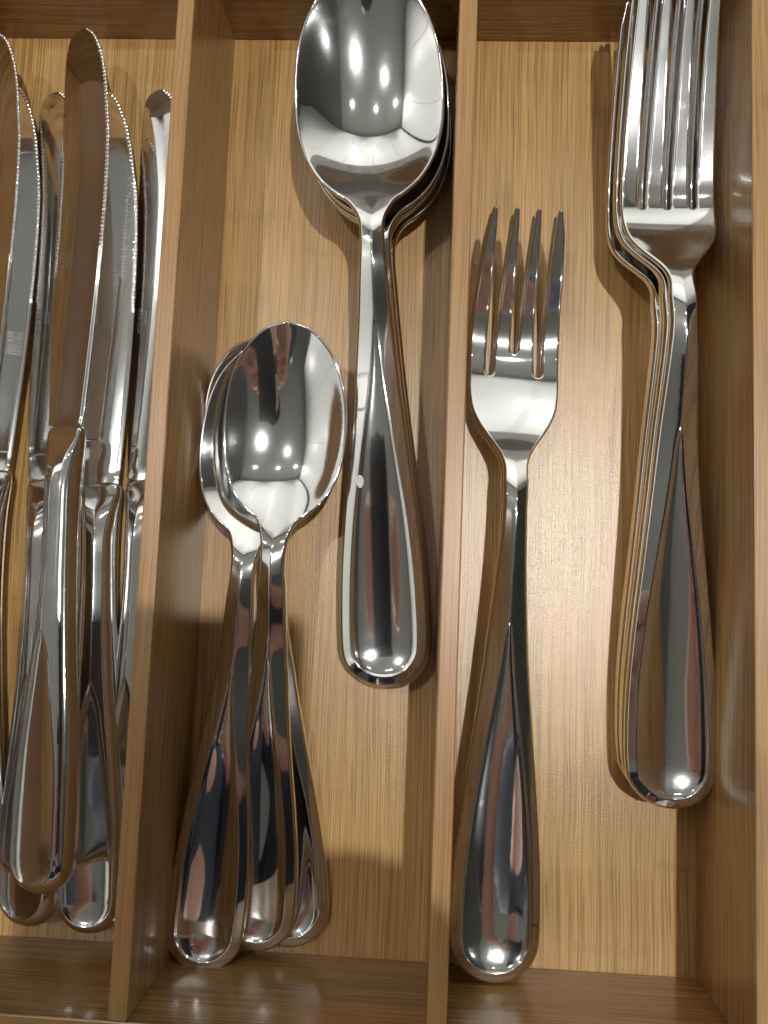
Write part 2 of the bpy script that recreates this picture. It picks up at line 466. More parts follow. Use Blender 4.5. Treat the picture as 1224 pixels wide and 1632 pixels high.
EGG_A = ((0.04, 0.31), (0.075, 0.47), (0.125, 0.65), (0.22, 0.84), (0.35, 0.97), (0.48, 1.0), (0.62, 0.975), (0.75, 0.89), (0.86, 0.73), (0.94, 0.52), (0.982, 0.30))
EGG_B = ((0.05, 0.33), (0.09, 0.50), (0.15, 0.70), (0.22, 0.84), (0.33, 0.955), (0.45, 1.0), (0.58, 0.985), (0.70, 0.925), (0.81, 0.80), (0.90, 0.60), (0.965, 0.36))
def spoon_mesh(name, L, wb, bowl, hw, neck, zr, dep, zneck, shape, zend=2.2, apex=0.53):
    nb = L-bowl                                    # y where the bowl begins
    hp = endcap(hw, hw*0.95) + [(hw*0.95, hw), (L*0.14, hw*0.985), (L*0.22, hw*0.885), (L*0.32, hw*0.70), (L*0.42, hw*0.525),
         (L*0.50, hw*0.41), (L*0.58, neck*1.12), (nb-8, neck), (nb-2, neck*1.12)] + [(nb+bowl*a, wb*b) for a, b in
         shape] + [(L, 0.0)]
    poly = closed(hp)
    wy = width_of(hp)
    zm = cspline([0, L*0.07, L*0.2, L*0.35, L*0.5, nb-9, nb+3, nb+bowl*0.25, nb+bowl*0.6, L],
                 [zend, zend-0.5, zend+0.3, zend+2.6, zneck*0.62, zneck*0.97, zneck*0.93, zr+0.1, zr+0.3, zr+2.8])
    yc = nb+bowl*0.53; ya = bowl*0.47; yb_ = bowl*0.53
    def bowlf(x, y):
        # paraboloid bowl, its own smooth radius so that nothing creases
        ry = np.where(y > yc, ya*1.04, yb_*1.10)
        r2 = (x/(wb*1.0))**2+((y-yc)/ry)**2
        q = 1-r2
        q = 0.5*(q+np.sqrt(q*q+0.03))
        return -dep*q
    base = lambda x, y: zm(y)+bowlf(x, y)
    half = lambda x, y: 0.95+0.4*np.exp(-((y-(nb-10))/14)**2)+0.1*(1-sstep(y, 20, 50))-0.3*sstep(y, nb+4, nb+16)
    rl = handle_relief(2.6, L*apex, wy, fade=(nb-14, nb+5))
    rr = lambda x, y: np.minimum(0.95, 0.75+0.0*x)+0.0*y
    ex = [(e, lambda a, b: b < 17) for e in (2.2, 2.45, 2.56, 2.68, 2.9, 3.3)]
    ln = crest_lines(2.6, L*apex, wy, y1=nb+2)
    return sheet_mesh(name, poly, base, half, rl, rr, spacing=0.85, step=0.42, extra=ex, lines=ln), (zm(0.0), zm(L))

def fork_mesh(name, L, hw, neck, wh, slot, tine, zneck, ztip, sh=17.0, zbel=2.0, zend=2.2, apex=0.46, short=0.0):
    """L length, slot: y of the slot bottoms, wh half head width, tine: half width of a tine at its root"""
    hd = slot-sh
    lft = endcap(hw, hw*0.95) + [(hw*0.95, hw), (L*0.13, hw*0.985), (L*0.20, hw*0.885), (L*0.29, hw*0.71), (L*0.38, hw*0.54),
          (L*0.46, hw*0.42), (L*0.54, neck*1.13), (hd-13, neck), (hd-7, neck*1.04), (hd-sh*0.15, wh*0.265), (hd, wh*0.34),
          (hd+sh*0.14, wh*0.49), (hd+sh*0.28, wh*0.665), (hd+sh*0.42, wh*0.82), (hd+sh*0.56, wh*0.925), (hd+sh*0.75, wh*0.985), (slot, wh), (slot+12, wh*0.985), (slot+(L-slot)*0.6, wh*0.92), (L-5.0, wh*0.845)]
    c = catmull(lft, 10)
    right = [(float(w), float(y)) for y, w in c]
    # tines: centre lines converge a little towards the tips
    root = [-(wh-tine), -(wh-tine)/3, (wh-tine)/3, (wh-tine)]
    tipx = [v*0.86 for v in root]
    tw = 0.72
    pts = list(right)
    # tine 4 (right) tip, then slots leftwards
    def tipcap(cx):
        return [(cx+tw*math.cos(a), L-tw+tw*1.6*math.sin(a)) for a in np.linspace(0.15, math.pi-0.15, 7)]
    for i in (3, 2, 1, 0):
        pts += tipcap(tipx[i])
        if i > 0:
            sb = slot+(short if i == 2 else 0)
            xr = root[i]-tine; xl = root[i-1]+tine; c0 = (xr+xl)/2; rs = (xr-xl)/2
            y0 = sb+rs
            # left side of tine i, down to the slot
            for t in np.linspace(0.08, 1, 14):
                yy = (L-tw)*(1-t)+y0*t
                f = (yy-y0)/(L-tw-y0)
                pts.append(((root[i]*(1-f)+tipx[i]*f)-(tine*(1-f)**0.75+tw*(1-(1-f)**0.75)), yy))
            for a in np.linspace(0, -math.pi, 9)[1:-1]:
                pts.append((c0+rs*math.cos(a), y0+rs*1.0*math.sin(a)))
            for t in np.linspace(0, 0.92, 14):
                yy = y0*(1-t)+(L-tw)*t
                f = (yy-y0)/(L-tw-y0)
                j = i-1
                pts.append(((root[j]*(1-f)+tipx[j]*f)+(tine*(1-f)**0.75+tw*(1-(1-f)**0.75)), yy))
    pts += [(-x, y) for x, y in reversed(right[1:])]
    pts.append((0.0, 0.0)); 
    poly = np.array(pts)
    nb = hd
    zm = cspline([0, L*0.07, L*0.18, L*0.32, L*0.46, nb-16, nb-5, nb+5, slot-2, slot+12, slot+(L-slot)*0.6, L],
                 [zend, zend-0.5, zend+0.3, zend+2.7, zneck*0.66, zneck*0.99, zneck*0.93, zbel+(zneck-zbel)*0.47, zbel+0.1, zbel+0.5, zbel+(ztip-zbel)*0.42, ztip])
    def base(x, y): return zm(y)-0.55*sstep(y, nb-4, nb+8)*(1-sstep(y, slot-2, slot+25))*(1-(x/wh)**2)
    half = lambda x, y: 0.95+0.35*np.exp(-((y-(nb-14))/14)**2)+0.1*(1-sstep(y, 20, 50))-0.1*sstep(y, nb, nb+12)
    rl = handle_relief(2.6, L*apex, width_of(lft), fade=(nb-16, nb+1))
    rr = lambda x, y: 0.75-0.15*sstep(y, slot, L)
    ex = [(e, lambda a, b: b < 17) for e in (2.2, 2.45, 2.56, 2.68, 2.9, 3.3)]
    ln = crest_lines(2.6, L*apex, width_of(lft), y1=nb)
    return sheet_mesh(name, poly, base, half, rl, rr, spacing=0.75, step=0.38, extra=ex, lines=ln), (zm(0.0), zm(L))

KL, KH = 211.5, 107.0            # knife length, handle length
def knife_meshes():
    L, B = KL, KH
    hw = 8.4
    hd = endcap(hw, hw*0.95) + [(hw*0.95, hw), (24, hw*0.985), (38, hw*0.88), (55, hw*0.70), (72, hw*0.575), (88, hw*0.53), (98, hw*0.56), (B-1.5, hw*0.62), (B, hw*0.56), (B+0.6, 0)]
    hp = closed(hd, 10)
    zm = lambda x, y: 4.1+0*y
    half = lambda x, y: 3.1-0.3*sstep(y, 10, 60)+0.2*sstep(y, 80, 95)-1.7*sstep(y, B-9, B+1)
    rl = handle_relief(2.6, B*0.52, width_of(hd[:-1]), k=0.36, dish=0.5, fade=(B-16, B-3))
    hm = sheet_mesh('knife_handle', hp, zm, half, rl, lambda x, y: 3.0-0.4*sstep(y, 60, 95)-1.4*sstep(y, B-9, B), spacing=0.8, step=0.45,
                    extra=[(e, lambda a, b: b < 17) for e in (2.2, 2.45, 2.56, 2.68, 2.9, 3.3)], lines=crest_lines(2.6, B*0.52, width_of(hd[:-1]), y1=B-4))
    # blade: spine on the left, serrated edge on the right
    edge = catmull([(B-2.0, 4.3), (B+3, 4.8), (B+14, 5.7), (B+32, 7.0), (B+50, 7.9), (B+62, 8.2), (B+74, 8.0), (L-23, 7.2), (L-16, 6.3), (L-10, 5.0), (L-5.5, 3.4), (L-2.2, 1.6), (L-0.4, -0.4)], 12)
    spine = catmull([(L-0.4, -0.4), (L-0.3, -2.0), (L-0.8, -3.6), (L-1.8, -4.9), (L-3.5, -5.8), (L-6.5, -6.2), (L-11, -6.4), (B+80, -6.2), (B+50, -6.4), (B+20, -5.9), (B-2.0, -4.9)], 8)
    # fine resample of the serrated part so that every tooth shows
    e = edge; seg = np.linalg.norm(np.diff(e, axis=0), axis=1); S = np.concatenate([[0], np.cumsum(seg)])
    t = np.arange(0, S[-1], 0.16)
    ey = np.interp(t, S, e[:,0]); ex = np.interp(t, S, e[:,1])
    def onset(y): return sstep(y, B+44, B+46)
    pitch = 1.05
    nx = np.gradient(ey, t); ny = -np.gradient(ex, t)
    ser = onset(ey)*(0.17*np.abs(np.sin(np.pi*t/pitch)))
    ex2 = ex-ser*nx; ey2 = ey-ser*ny
    tt_of = (ey, t)
    poly = np.vstack([np.stack([ex2, ey2], 1), np.stack([spine[1:-1,1], spine[1:-1,0]], 1)])
    ecurve = np.stack([ex, ey], 1)
    ca = ecurve[::3]; ta = t[::3]; A_ = ca[:-1]; AB_ = ca[1:]-ca[:-1]; L2_ = (AB_**2).sum(1); dt_ = np.diff(ta)
    def emap(x, y):
        """distance to the cutting edge and position along it"""
        D = np.zeros(len(x)); P = np.zeros(len(x)); q = np.stack([x, y], 1)
        for k in range(0, len(x), 1500):
            p = q[k:k+1500, None, :]; u = np.clip(((p-A_)*AB_).sum(2)/L2_, 0, 1)
            d2 = ((p-A_-u[..., None]*AB_)**2).sum(2); j = d2.argmin(1); r = np.arange(len(j))
            D[k:k+1500] = np.sqrt(d2[r, j]); P[k:k+1500] = ta[j]+u[r, j]*dt_[j]
        return D, P
    def bbase(x, y): return 4.1-0.0*x
    def bhalf(x, y):
        D, P = emap(x, y)
        body = 0.30+0.55*sstep(D, 0, 11)
        bev = 1-sstep(D, 0.0, 1.2)
        teeth = onset(y)*bev*0.30*(0.5+0.5*np.cos(2*np.pi*P/pitch))
        return body-0.20*bev+teeth+0.55*(1-sstep(y, B-2, B+4))
    ringsel = lambda a, b: (b > B+1) & (a > -2)
    bm_ = sheet_mesh('knife_blade', poly, bbase, bhalf, lambda x, y, d: 0*x, lambda x, y: 0.22+0*x, spacing=1.0, step=0.2,
                     extra=[(e, ringsel) for e in (0.4, 0.56, 0.68, 0.95, 1.2, 1.45)])
    bm_.materials.append(M_knife); bm_.materials.append(M_ground)
    cen = np.zeros(len(bm_.polygons)*3); bm_.polygons.foreach_get('center', cen); cen = cen.reshape(-1, 3)/U
    D, P = emap(cen[:,0], cen[:,1]); mi = ((D < 0.62) & (cen[:,1] > B+44)).astype(int)
    bm_.polygons.foreach_set('material_index', mi)
    return hm, bm_

def place(o, end, tip, z_end, z_tip, zl, L, roll=0.0):
    """lay a piece so that its handle end and its tip fall where they lie in the tray; heights in mm"""
    A = unproj(end[0], end[1], z_end); B = unproj(tip[0], tip[1], z_tip)
    d = B-A
    yaw = math.atan2(-d[0], d[1])
    pitch = math.asin(max(-1, min(1, ((z_tip-z_end)-(zl[1]-zl[0]))/L)))
    Mr = Matrix.Rotation(yaw, 4, 'Z') @ Matrix.Rotation(pitch, 4, 'X') @ Matrix.Rotation(math.radians(roll), 4, 'Y')
    off = Mr @ Vector((0, 0, zl[0]))
    o.matrix_world = Matrix.Translation(Vector((A[0]-off.x, A[1]-off.y, A[2]-off.z))*U) @ Mr
    miss = np.linalg.norm(d[:2])-L*math.cos(pitch)
    pass

# ------------------------------------------------------------------ tray
XL, AL, AR, BL, BR, CL = -119.66, -59.91, -56.0, 3.47, 7.47, 66.74
YB, YF, HT = 148.1, -86.1, 36.73
CR = CL+7.5; XO = XL-7.5; YBO = YB+8; YFO = YF-8
tray = link('cutlery_tray', None)
tag(tray, 'bamboo cutlery tray with long compartments holding knives, spoons and forks', 'tray')
b0 = box('base_board', XO+1, CR-1+70, YFO+1, YBO-1, -5, 0, M_floor, tray)
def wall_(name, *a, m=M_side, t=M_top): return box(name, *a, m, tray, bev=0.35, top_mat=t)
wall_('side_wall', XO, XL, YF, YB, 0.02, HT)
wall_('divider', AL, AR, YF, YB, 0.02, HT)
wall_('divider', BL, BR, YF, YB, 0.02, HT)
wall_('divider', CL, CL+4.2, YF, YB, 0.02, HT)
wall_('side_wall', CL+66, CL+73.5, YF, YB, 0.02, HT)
M_top2 = bamboo('bamboo_edge_cross', (0.46, 0.265, 0.105), (0.25, 0.132, 0.048), rough=0.34, strip=2.1, fine=2.2, bump=0.25, streak=0.75, off=53, coat=0.3, axis='X')
wall_('back_wall', XO, CL+73.5, YB, YBO, 0.02, HT, m=M_cross, t=M_top2)
wall_('front_wall', XO, CL+73.5, YFO, YF, 0.02, HT, m=M_cross, t=M_top2)

# ------------------------------------------------------------------ cutlery
LS, LT, LFB, LFS = 168.5, 147.6, 190.0, 178.0
big_spoon, zbs = spoon_mesh('table_spoon', LS, 17.7, 57.5, 10.3, 2.9, 7.9, 6.6, 10.8, shape=EGG_A)
tea_spoon, zts = spoon_mesh('tea_spoon', LT, 14.8, 49.0, 9.3, 2.95, 6.2, 4.8, 8.8, shape=EGG_B, apex=0.52)
big_fork, zbf = fork_mesh('dinner_fork', LFB, 10.5, 2.95, 10.9, 139.0, 2.1, 13.0, 13.5)
small_fork, zsf = fork_mesh('salad_fork', LFS, 10.4, 2.9, 11.2, 141.5, 2.15, 11.5, 16.0, sh=21.5, short=6.0)
for me in (big_spoon, tea_spoon, big_fork, small_fork): me.materials.append(M_steel)
khm, kbm = knife_meshes(); khm.materials.append(M_knife); pass

def piece(name, me, label, cat, group):
    o = bpy.data.objects.new(name, me); C.objects.link(o)
    return tag(o, label, cat, group)

# stack of table spoons
g = 'table spoons stacked in the middle compartment'
lab = ['large spoon atop the stack, with a pale oval mark on its handle',
       'second large spoon down, just under the one with the oval mark',
       'large spoon third from the top of the spoon stack, its rim showing below two others',
       'large spoon at the bottom of the stack, resting on the bamboo floor']
for k in range(4):
    n = 3-k                       # spoons below this one; the bowls nest less deeply than the handles
    o = piece('table_spoon', big_spoon, lab[k], 'spoon', g)
    ze = 2.4*n+zbs[0]+.05; zt = 6.3*n+zbs[1]+.05
    A = unproj(614, 1094, 2.4*3+zbs[0]); B = unproj(582, -45, 6.3*3+zbs[1])
    d = B-A; yaw = math.atan2(-d[0], d[1])+math.radians([0, -.4, -.2, -.6][k])
    pitch = math.asin((6.3-2.4)*n/LS)
    if k == 0:
        print('BIGSPOON spare', np.linalg.norm(d[:2])-LS*math.cos(pitch)); top_spoon = o
    o.matrix_world = Matrix.Translation(Vector((A[0]+[0,.6,.9,1.0][k], A[1]+[0,-.9,-.4,.2][k], 2.4*n+.05))*U) @ Matrix.Rotation(yaw, 4, 'Z') @ Matrix.Rotation(pitch, 4, 'X')
# the pale oval mark
def drape(me, cx, cy, a, b, n=28, lift=0.03):
    from mathutils.bvhtree import BVHTree
    bm = bmesh.new(); bm.from_mesh(me); bv = BVHTree.FromBMesh(bm)
    def h(x, y):
        r = bv.ray_cast(Vector((x*U, y*U, 1)), Vector((0, 0, -1))); return (r[0].z/U if r[0] else 0)
    vs = [(cx*U, cy*U, (h(cx, cy)+lift+.03)*U)]; fs = []
    for rk, q in enumerate((0.55, 0.9, 1.0)):
        for i in range(n):
            t = 2*math.pi*i/n; x = cx+a*q*math.cos(t)*(1+.05*math.sin(3*t)); y = cy+b*q*math.sin(t)
            vs.append((x*U, y*U, (h(x, y)+lift*(1 if rk < 2 else .2)+(0.04 if rk == 1 else 0))*U))
    for i in range(n):
        j = (i+1) % n
        fs.append((0, 1+i, 1+j))
        for r in (0, 1):
            s = 1+r*n; fs.append((s+i, s+n+i, s+n+j, s+j))
    m = bpy.data.meshes.new('oval_mark'); m.from_pydata(vs, [], fs); m.update(); bm.free()
    for p in m.polygons: p.use_smooth = True
    return m
om = drape(big_spoon, -4.5, 48.5, 0.85, 1.5)
o = link('oval_mark', om, M_mark, top_spoon)

# tea spoons
g = 'tea spoons lying fanned in the middle compartment'
def tea(label, end, tip, ze, zt, roll):
    o = piece('tea_spoon', tea_spoon, label, 'spoon', g); place(o, end, tip, ze, zt, zts, LT, roll); return o
tea('small spoon whose bowl lies over the others, its handle the middle one', (405, 1514), (461, 518), 5.0, 24.0, -3)
tea('small spoon with its handle leftmost, against the divider, its bowl half covered', (318, 1547), (433, 529), 9.0, 17.5, 1)
tea('small spoon at the bottom of the fan, its handle rightmost of the three', (466, 1509), (406, 534), 2.3, 10.0, 2)

# salad forks
g = 'short forks in the right compartment beside the divider'
o = piece('salad_fork', small_fork, 'short fork lying alone along the divider, upper one of two nested', 'fork', g)
place(o, (785, 1566), (837, 334), 10.5, 18.0, zsf, LFS, 3)
o = piece('salad_fork', small_fork, 'short fork hidden below its twin, only its tine tips peeking out', 'fork', g)
place(o, (786, 1561), (831, 341), 8.0, 15.4, zsf, LFS, 3)

# stack of dinner forks
g = 'long forks stacked against the right divider'
names5 = ['long fork on top of the tall fork stack, greasy fingerprints on its handle end',
          'second long fork down, its tine tips just behind the top fork',
          'long fork in the middle of the tall stack, two above it and two below',
          'long fork fourth from the top of the tall stack, one fork beneath it',
          'long fork at the bottom of the tall stack, touching the bamboo floor']
for k in range(5):
    n = 4-k
    A = unproj(1070, 1288, 2.1*4+zbf[0]); B = unproj(1086, -76, 5.0*4+zbf[1]); d = B-A
    pitch = math.asin(2.9*n/LFB)
    if k == 0: print('BIGFORK spare', np.linalg.norm(d[:2])-LFB*math.cos(pitch), 'tip y', B)
    yaw = math.atan2(-d[0], d[1])+math.radians([0, .12, -.05, .15, -.1][k])
    o = piece('dinner_fork', big_fork, names5[k], 'fork', g)
    jx, jy = [(0, 0), (-.15, 0.6), (0, 2.0), (-.25, 1.2), (-.1, 2.4)][k]
    o.matrix_world = Matrix.Translation(Vector((A[0]+jx, A[1]+jy, 2.1*n+.05))*U) @ Matrix.Rotation(yaw, 4, 'Z') @ Matrix.Rotation(pitch, 4, 'X')

# knives
def text_mesh(s, size):
    cu = bpy.data.curves.new('lettering', 'FONT'); cu.body = s; cu.size = size*U; cu.extrude = 0.012*U
    cu.space_character = 1.15
    ob = bpy.data.objects.new('lettering', cu); C.objects.link(ob)
    dg = bpy.context.evaluated_depsgraph_get(); me = bpy.data.meshes.new_from_object(ob.evaluated_get(dg))
    bpy.data.objects.remove(ob); return me
letm = text_mesh('MIKASA', 1.75); letm.materials.append(M_etch)
bm = bmesh.new()
for row, n in ((0, 9), (1, 8)):
    x = 0.0
    for i in range(n):
        w = rnd.uniform(.22, .4)
        r = bmesh.ops.create_cube(bm, size=1)
        for v in r['verts']: v.co = Vector(((x+v.co.x*w*.7)*U, (-row*1.25+v.co.y*rnd.uniform(.6, .7))*U, v.co.z*0.024*U))
        x += w+.1
small_m = bpy.data.meshes.new('fine_print'); bm.to_mesh(small_m); bm.free(); small_m.materials.append(M_etch)
g = 'table knives lying in the left compartment'
def knife(label, end, tip, ze, zt, roll):
    r = link('table_knife', None); tag(r, label, 'knife', g)
    for nm, me in (('handle', khm), ('blade', kbm)):
        c = bpy.data.objects.new(nm, me); C.objects.link(c); c.parent = r
    bl = c
    t = bpy.data.objects.new('lettering', letm); C.objects.link(t); t.parent = bl
    t.matrix_local = Matrix.Translation(Vector((-3.2, KH+38, 4.1+0.86))*U) @ Matrix.Rotation(math.pi/2, 4, 'Z')
    t = bpy.data.objects.new('fine_print', small_m); C.objects.link(t); t.parent = bl
    t.matrix_local = Matrix.Translation(Vector((-2.0, KH+40.5, 4.1+0.84))*U) @ Matrix.Rotation(math.pi/2, 4, 'Z')
    place(r, end, tip, ze, zt, (4.1, 4.1), KL, roll)
    return r
knife('serrated knife lying on top of the pile, its tip furthest up over the back wall', (66, 1424), (143, 48), 17, 14, -18)
knife('serrated knife beside the divider, its handle end lowest and cut off by the divider edge', (146, 1486), (175, 105), 6.0, 7.0, 2)
knife('knife below the topmost one, its round handle end showing at the bottom left', (47, 1475), (100, 124), 6.0, 4.9, -13)
knife('knife squeezed along the divider, only its pale blade tip showing at the top', (196, 1476), (268, 91), 4.6, 5.0, -13)
knife('leftmost knife, its toothed blade running out of the left edge of the photo', (-86, 1440), (2, 82), 18, 16, -17)
knife('dark knife with dim teeth, between the leftmost blade and the pale blade', (-62, 1462), (28, 112), 7.5, 6.0, 5)

# ------------------------------------------------------------------ the room the steel mirrors
def U3(v): return Vector(v)*U
M_ceil = plain('ceiling_paint', (0.43, 0.43, 0.415), 0.9, 0.03, 3)
M_wall = plain('wall_paint', (0.62, 0.61, 0.57), 0.8, 0.05, 3)
M_white = plain('white_lacquer', (0.90, 0.92, 0.90), 0.35, 0.02, 3)
M_gap = plain('dark_gap', (0.03, 0.03, 0.03), 0.8)
M_kfloor = bamboo('oak_planks', (0.36, 0.32, 0.27), (0.24, 0.21, 0.17), rough=0.45, strip=110, fine=0.25, grain=.2)
M_count = plain('stone_worktop', (0.60, 0.59, 0.56), 0.3, 0.2, 60)
RX0, RX1, RY0, RY1, RZ0 = -1260, 2000, -1900, 1340, -760
def st(name, *a, m): return tag(box(name, *a, m), kind='structure')
st('ceiling', RX0-50, RX1+50, RY0-50, RY1+50, CEIL, CEIL+40, m=M_ceil)
st('floor', RX0-50, RX1+50, RY0-50, RY1+50, RZ0-40, RZ0, m=M_kfloor)
st('wall_far', RX0, RX1, RY1, RY1+50, RZ0, CEIL, m=M_wall)
st('wall_near', RX0, RX1, RY0-50, RY0, RZ0, CEIL, m=M_wall)
st('wall_left', RX0-50, RX0, RY0, RY1, RZ0, CEIL, m=M_wall)
st('wall_right', RX1, RX1+50, RY0, RY1, RZ0, CEIL, m=M_wall)

st('ceiling_soffit', 560, RX1, RY0, RY1, CEIL-70, CEIL-0.5, m=plain('grey_soffit', (0.16, 0.16, 0.155), 0.8, 0.03, 3))
def cabinet(name, label, x0, x1, y0, y1, z0, z1, axis, doors):
    r = link(name, None); tag(r, label, 'cabinet'); r.location = U3(((x0+x1)/2, (y0+y1)/2, z0))
    def part(nm, *a, m, bev=1.5):
        o = box(nm, *a, m, None, bev); o.parent = r; o.matrix_parent_inverse = Matrix.Translation(-r.location); return o
    if axis == 'y':      # doors face -y
        part('carcass', x0, x1, y0+22, y1, z0, z1, m=M_white)
        w = (x1-x0)/doors
        for i in range(doors):
            d = part('door', x0+i*w+2, x0+(i+1)*w-2, y0, y0+20, z0+2, z1-2, m=M_white)
            hx = x0+(i+1)*w-30 if i % 2 == 0 else x0+i*w+30
            h = box('handle', hx-5, hx+5, y0-25, y0-1, z0+40, z0+160, M_steel, None, 3); h.parent = d; h.matrix_parent_inverse = Matrix.Translation(-r.location)
    else:                # doors face +x
        part('carcass', x0, x1-22, y0, y1, z0, z1, m=M_white)
        w = (y1-y0)/doors
        for i in range(doors):
            d = part('door', x1-20, x1, y0+i*w+2, y0+(i+1)*w-2, z0+2, z1-2, m=M_white)
            hy = y0+(i+1)*w-30 if i % 2 == 0 else y0+i*w+30
            h = box('handle', x1+1, x1+25, hy-5, hy+5, z0+60, z0+180, M_steel, None, 3); h.parent = d; h.matrix_parent_inverse = Matrix.Translation(-r.location)
    return r
cabinet('wall_cabinet', 'white wall cabinet with several doors across the far side of the kitchen', -860, 1300, 980, 1338, 420, 1190, 'y', 6)
cabinet('tall_cabinet', 'tall white cabinet with handled doors along the left wall', -1258, -880, -700, 960, -760, 1180, 'x', 4)

# drawer and worktop round the tray
drawer = link('kitchen_drawer', None); tag(drawer, 'open kitchen drawer in which the bamboo tray sits', 'drawer')
drawer.location = U3((0, 0, -20))
def dpart(nm, *a, m=M_white, bev=1.0):
    o = box(nm, *a, m, None, bev); o.parent = drawer; o.matrix_parent_inverse = Matrix.Translation(-drawer.location); return o
dpart('drawer_bottom', -215, 225, -150, 250, -20, -5.2)
M_dw = bamboo('drawer_wood', (0.34, 0.19, 0.085), (0.16, 0.085, 0.035), rough=0.4, strip=60, fine=0.7, off=9)
dpart('drawer_side', -165, -150.2, -150, 250, -20, 84, m=M_dw)
dpart('drawer_side', 225.2, 240, -150, 250, -20, 84, m=M_dw)
dpart('drawer_front', -260, 270, -175, -150.3, -60, 85)
wt = box('worktop', -870, 1400, 300, 1335, 92, 122, M_count, None, 2); tag(wt, 'dark stone worktop above the open drawer', 'worktop')

# downlights
M_bulb, _nt, _p = mat('lamp_glow')
_p.inputs['Emission Color'].default_value = (1, 0.97, 0.93, 1); _p.inputs['Emission Strength'].default_value = 60.0
for i, (lx, ly, pw, where) in enumerate(LIGHTS):
    r = link('ceiling_light', None); r.location = U3((lx, ly, CEIL-(70 if lx > 560 else 0)))
    tag(r, 'round recessed ceiling spotlight, '+where, 'ceiling light', 'recessed ceiling spotlights')
    bm = bmesh.new()
    n = 32
    rings = [(62, -0.2), (62, -5), (46, -6), (40, 0)]
    vs = [[bm.verts.new(U3((rad*math.cos(2*math.pi*k/n), rad*math.sin(2*math.pi*k/n), z))) for k in range(n)] for rad, z in rings]
    for a in range(3):
        for k in range(n): bm.faces.new((vs[a][k], vs[a][(k+1) % n], vs[a+1][(k+1) % n], vs[a+1][k]))
    me = bpy.data.meshes.new('bezel'); bm.to_mesh(me); bm.free(); link('bezel', me, M_white, r)
    ld = bpy.data.lights.new('spot', 'SPOT'); ld.energy = pw*0.86; ld.shadow_soft_size = 0.013
    ld.spot_size = math.radians(165); ld.spot_blend = 0.6; ld.color = (1.0, 0.965, 0.91)
    lo = bpy.data.objects.new('lamp', ld); C.objects.link(lo); lo.parent = r; lo.location = (0, 0, -12*U)
    if ly == 560: lo.rotation_euler = (math.radians(42), 0, 0); ld.spot_size = math.radians(95)      # wall washers before the cabinets
    if lx == -690: lo.rotation_euler = (math.radians(30), math.radians(40), 0)
    bm = bmesh.new(); bmesh.ops.create_circle(bm, cap_ends=True, segments=24, radius=20*U)
    for v in bm.verts: v.co.z = -7*U
    me = bpy.data.meshes.new('bulb'); bm.to_mesh(me); bm.free(); link('bulb', me, M_bulb, r)

# ------------------------------------------------------------------ the person holding the phone, mirrored in the spoons
M_skin = plain('skin', (0.50, 0.27, 0.20), 0.5, 0.1, 40)
M_navy = plain('navy_cloth', (0.018, 0.024, 0.045), 0.85, 0.3, 90)
M_maroon = plain('maroon_matte', (0.16, 0.035, 0.045), 0.9, 0.2, 60)  # tone of skin in shade, for the added panel; also colours the mouth
M_hair = plain('brown_hair', (0.09, 0.06, 0.04), 0.6, 0.3, 200)
M_phone = plain('phone_shell', (0.012, 0.014, 0.022), 0.25, 0.1, 20)
def skin_obj(name, joints, edges, material, parent=None, root=0, sub=2):
    me = bpy.data.meshes.new(name)
    me.from_pydata([U3(j[:3]) for j in joints], edges, []); me.update()
    o = link(name, me, material, parent)
    sk = o.modifiers.new('skin', 'SKIN')
    for v, j in zip(me.skin_vertices[0].data, joints):
        rx = j[3]*U; ry = (j[4] if len(j) > 4 else j[3])*U; v.radius = (rx, ry)
    me.skin_vertices[0].data[root].use_root = True
    sk.use_smooth_shade = True
    s = o.modifiers.new('sub', 'SUBSURF'); s.levels = sub; s.render_levels = sub
    return o
person = link('person', None)
tag(person, 'person in navy top leaning over the drawer with a phone, mirrored in the spoons', 'person')
J = []; Ed = []
def add(p, parent=None):
    J.append(p); i = len(J)-1
    if parent is not None: Ed.append((parent, i))
    return i
pel = add((-30, -370, 120, 95, 70)); ab = add((-30, -345, 240, 90, 62), pel); ch = add((-30, -290, 380, 100, 68), ab)
nk = add((-30, -235, 485, 42), ch); nk2 = add((-28, -190, 535, 40), nk); hd = add((-26, -135, 565, 68, 72), nk2); hd2 = add((-24, -85, 550, 58, 62), hd)
def arm(sx, hand):
    sh = add((-30+sx*130, -270, 450, 46), ch); el = add((-30+sx*195, -255, 260, 34), sh)
    wr = add(hand[0], el); pm = add(hand[1], wr)
    return wr, pm
HX = {1: ((70, -110, 222, 20, 15), (44, -78, 226, 24, 10)), -1: ((-108, -120, 222, 20, 15), (-82, -86, 226, 24, 10))}
for sx in (1, -1):
    wr, pm = arm(sx, HX[sx])
    p = J[pm]
    # five fingers wrapping the phone's long edge from outside
    for k, (dy, ln) in enumerate([(34, 30), (20, 34), (4, 32), (-12, 26)]):
        a = add((p[0]-sx*4, p[1]+dy*.8, 222, 8), pm)
        b = add((p[0]-sx*(12), p[1]+dy+3, 212, 7), a)
        c = add((p[0]-sx*(12+ln*.55), p[1]+dy+4, 204, 6), b)
    a = add((p[0]-sx*8, p[1]+20, 236, 9), pm); b = add((p[0]-sx*26, p[1]+36, 236, 7.5), a)
# legs
for sx in (1, -1):
    hp_ = add((-30+sx*60, -370, 60, 58), pel); kn = add((-30+sx*65, -410, -330, 40), hp_); an = add((-30+sx*68, -440, -690, 26), kn); add((-30+sx*70, -350, -738, 22), an)
skin_obj('body', J, Ed, M_skin, person)
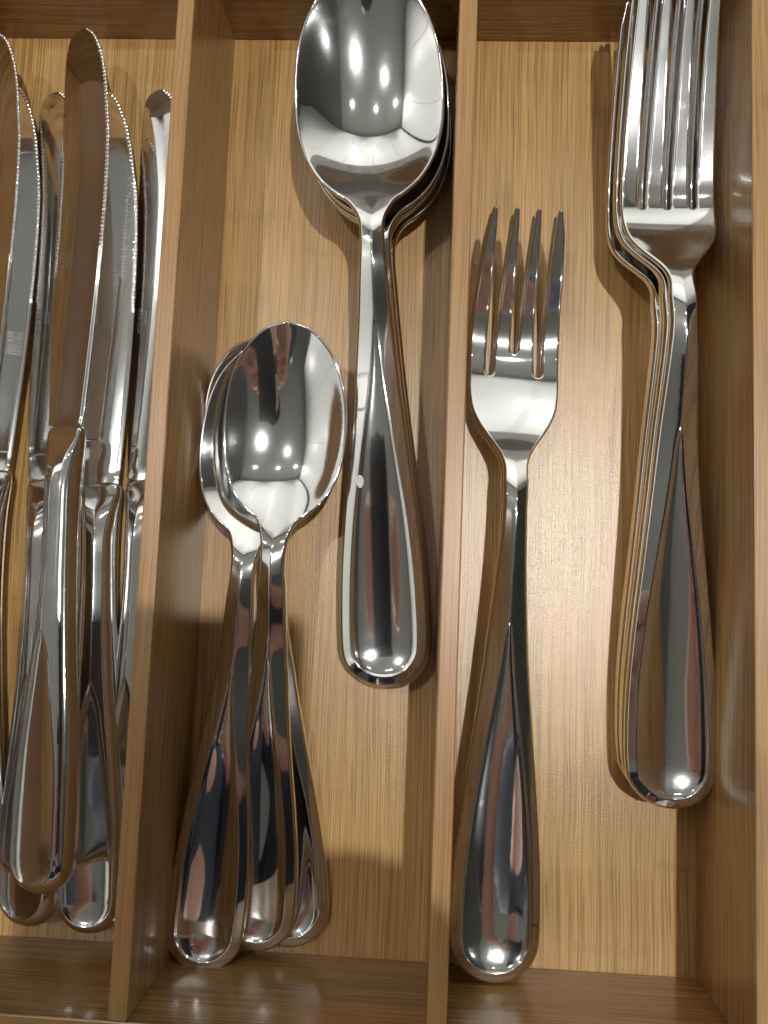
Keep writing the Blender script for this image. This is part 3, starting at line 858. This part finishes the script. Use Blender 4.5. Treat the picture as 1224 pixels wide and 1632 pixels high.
# clothes
J2 = []; E2 = []
def add2(p, parent=None):
    J2.append(p); i = len(J2)-1
    if parent is not None: E2.append((parent, i))
    return i
a0 = add2((-30, -370, 90, 112, 84)); a1 = add2((-30, -345, 240, 106, 76), a0); a2 = add2((-30, -290, 390, 124, 86), a1); add2((-30, -245, 470, 62, 55), a2)
for sx in (1, -1):
    s_ = add2((-30+sx*132, -270, 450, 62), a2); e_ = add2((-30+sx*198, -255, 260, 48), s_)
    w_ = HX[sx][0]; add2((w_[0]+sx*22, w_[1]-38, 224, 34), e_)
skin_obj('navy_top', J2, E2, M_navy, person)
J3 = [(-30, -370, 130, 108, 84), (28, -370, 60, 72), (34, -410, -330, 52), (38, -440, -660, 42), (-88, -370, 60, 72), (-94, -410, -330, 52), (-98, -440, -660, 42)]
skin_obj('trousers', J3, [(0,1),(1,2),(2,3),(0,4),(4,5),(5,6)], M_navy, person)
ap = box('maroon_panel', -115, 55, -282, -275, -150, 200, M_maroon, person, 2)  # added sheet, no garment: its maroon stands for shaded hand skin in the reflections
# face and hair
def blob(name, c, r, m, parent, sub=3, cut=None):
    bm = bmesh.new(); bmesh.ops.create_icosphere(bm, subdivisions=sub, radius=1)
    for v in bm.verts: v.co = Vector((v.co.x*r[0], v.co.y*r[1], v.co.z*r[2]))
    if cut:
        bmesh.ops.delete(bm, geom=[v for v in bm.verts if cut(v.co)], context='VERTS')
    me = bpy.data.meshes.new(name)
    for v in bm.verts: v.co = (v.co+Vector(c))*U
    for f in bm.faces: f.smooth = True
    bm.to_mesh(me); bm.free(); o = link(name, me, m, parent); return o
M_eye = plain('eye_dark', (0.02, 0.015, 0.012), 0.2)
blob('hair', (-25, -118, 592), (80, 92, 80), M_hair, person, 3, cut=lambda v: v.z < -12 and v.y > -40)
for sx in (-1, 1): blob('eye', (-24+sx*28, -58, 505), (10, 7, 9), M_eye, person, 2)
blob('nose', (-24, -68, 484), (11, 16, 14), M_skin, person, 2)
blob('mouth', (-24, -100, 484), (22, 9, 7), M_maroon, person, 2)

# phone: the picture is taken through its lens, at its upper corner
phone = link('phone', None); tag(phone, 'dark phone held flat above the tray by the person', 'phone')
phone.matrix_world = Matrix.Translation((0, 0, CAM_H*U)) @ M4
def ppart(nm, *a, m, bev): 
    o = box(nm, *a, m, phone, bev); return o
ppart('phone_body', -46, 13, -112, 13, 2.2, 9.0, m=M_phone, bev=3)
ppart('camera_plate', -16, 9.5, -16, 9.5, 1.0, 2.15, m=M_phone, bev=.4)
